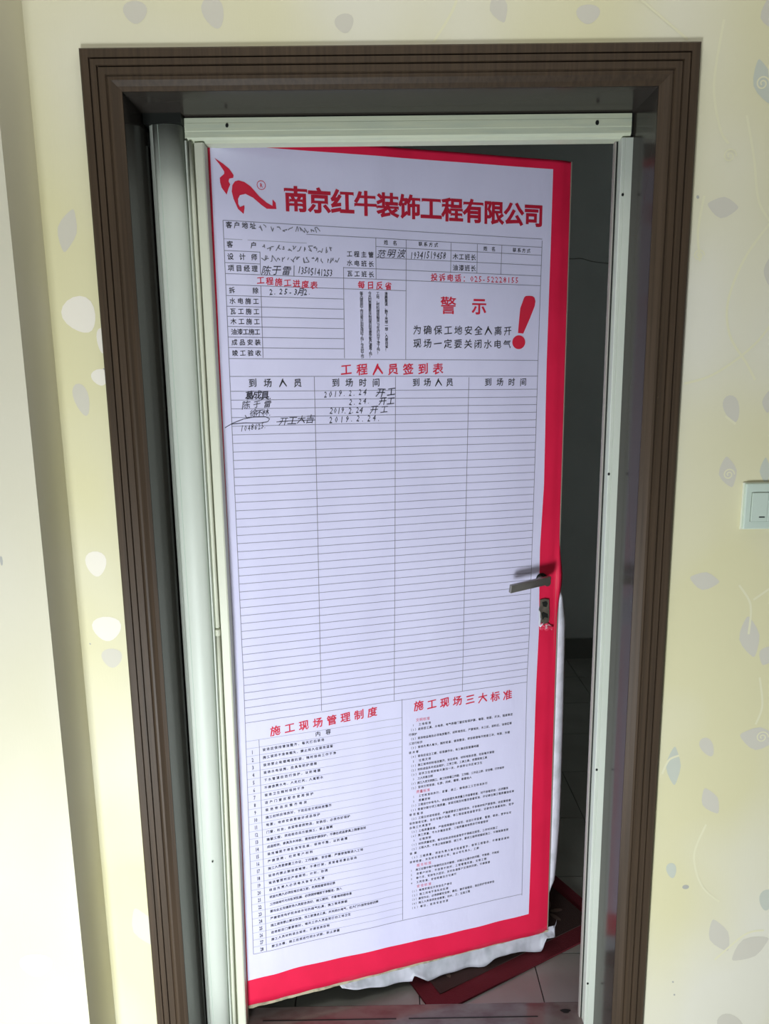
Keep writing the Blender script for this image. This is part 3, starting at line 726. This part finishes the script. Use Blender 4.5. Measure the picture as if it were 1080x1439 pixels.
for i in range(len(cr) - 1):
    a = i * 3; f += [(a, a + 2, a + 5, a + 3), (a + 2, a + 1, a + 4, a + 5)]
link('crack', v, f, M['base'], wb)

# ------------------------------------------------------------------ mat
ML, MW = .60, .40
mt = empty('doormat', (.114, .166, .0)); mt.rotation_euler = (0, 0, math.radians(28.5))
tag(mt, 'dark red and brown rectangular floor mat lying askew behind the door', 'mat')
def rr(x0, y0, x1, y1, r, n=5):
    out = []
    for cx, cy, a0 in ((x1 - r, y0 + r, -90), (x1 - r, y1 - r, 0), (x0 + r, y1 - r, 90), (x0 + r, y0 + r, 180)):
        for i in range(n + 1):
            a = math.radians(a0 + 90 * i / n); out.append((cx + r * math.cos(a), cy + r * math.sin(a)))
    return out
def slab(name, pts, z0, z1, m, parent):
    k = len(pts); v = [(x, y, z0) for x, y in pts] + [(x, y, z1) for x, y in pts]
    return fixn(link(name, v, [tuple(range(k)), tuple(range(k, 2 * k))] + [(i, (i + 1) % k, (i + 1) % k + k, i + k) for i in range(k)], m, parent))
slab('border', rr(0, 0, ML, MW, .008)[:18] + [(0, .028), (.048, 0)], .0003, .0060, M['matr'], mt)
slab('pile', rr(.045, .045, ML - .045, MW - .045, .004), .0058, .0082, M['matc'], mt)
for (cx, cy, s, r0) in ((.10, .12, .055, .4), (.30, .10, .050, 1.2), (.47, .13, .055, -.3), (.20, .26, .05, .8), (.40, .27, .05, .1)):
    lf = []
    v = []; f = []
    for kf in range(6):
        a = r0 + kf * 1.047; b0 = len(v)
        for q in range(8):
            t = q / 8 * 6.283; rr_ = s * .5 + s * .36 * math.cos(t); wv = s * .13 * math.sin(t)
            v.append((cx + rr_ * math.cos(a) - wv * math.sin(a), cy + rr_ * math.sin(a) + wv * math.cos(a), .0088))
        f.append(tuple(range(b0, b0 + 8)))
    link('leaf_motif', v, f, M['matl'], mt)

# ------------------------------------------------------------------ light switch
sw = empty('light_switch', (.727, 0, 1.286)); tag(sw, 'pale green white double rocker light switch on the wall right of the doorway', 'switch')
o = box('cover_plate', -.043, .043, -.010, -.0005, -.0435, .0435, M['sw'], sw, .0025)
for k in (0, 1):
    x0 = -.031 + k * .031
    box('rocker_gap', x0 - .0008, x0 + .0318, -.0104, -.0095, -.0288, .0268, M['swline'], sw)
    r = box('rocker', x0, x0 + .0305, -.0128, -.0100, -.0282, .0262, M['sw'], sw, .0008)
    box('indicator_mark', x0 + .015, x0 + .026, -.0131, -.0127, -.0212, -.0190, M['black'], r)
box('back_box_rim', -.0455, .0455, -.003, -.0003, -.0455, .0450, M['cream'], sw, .001)
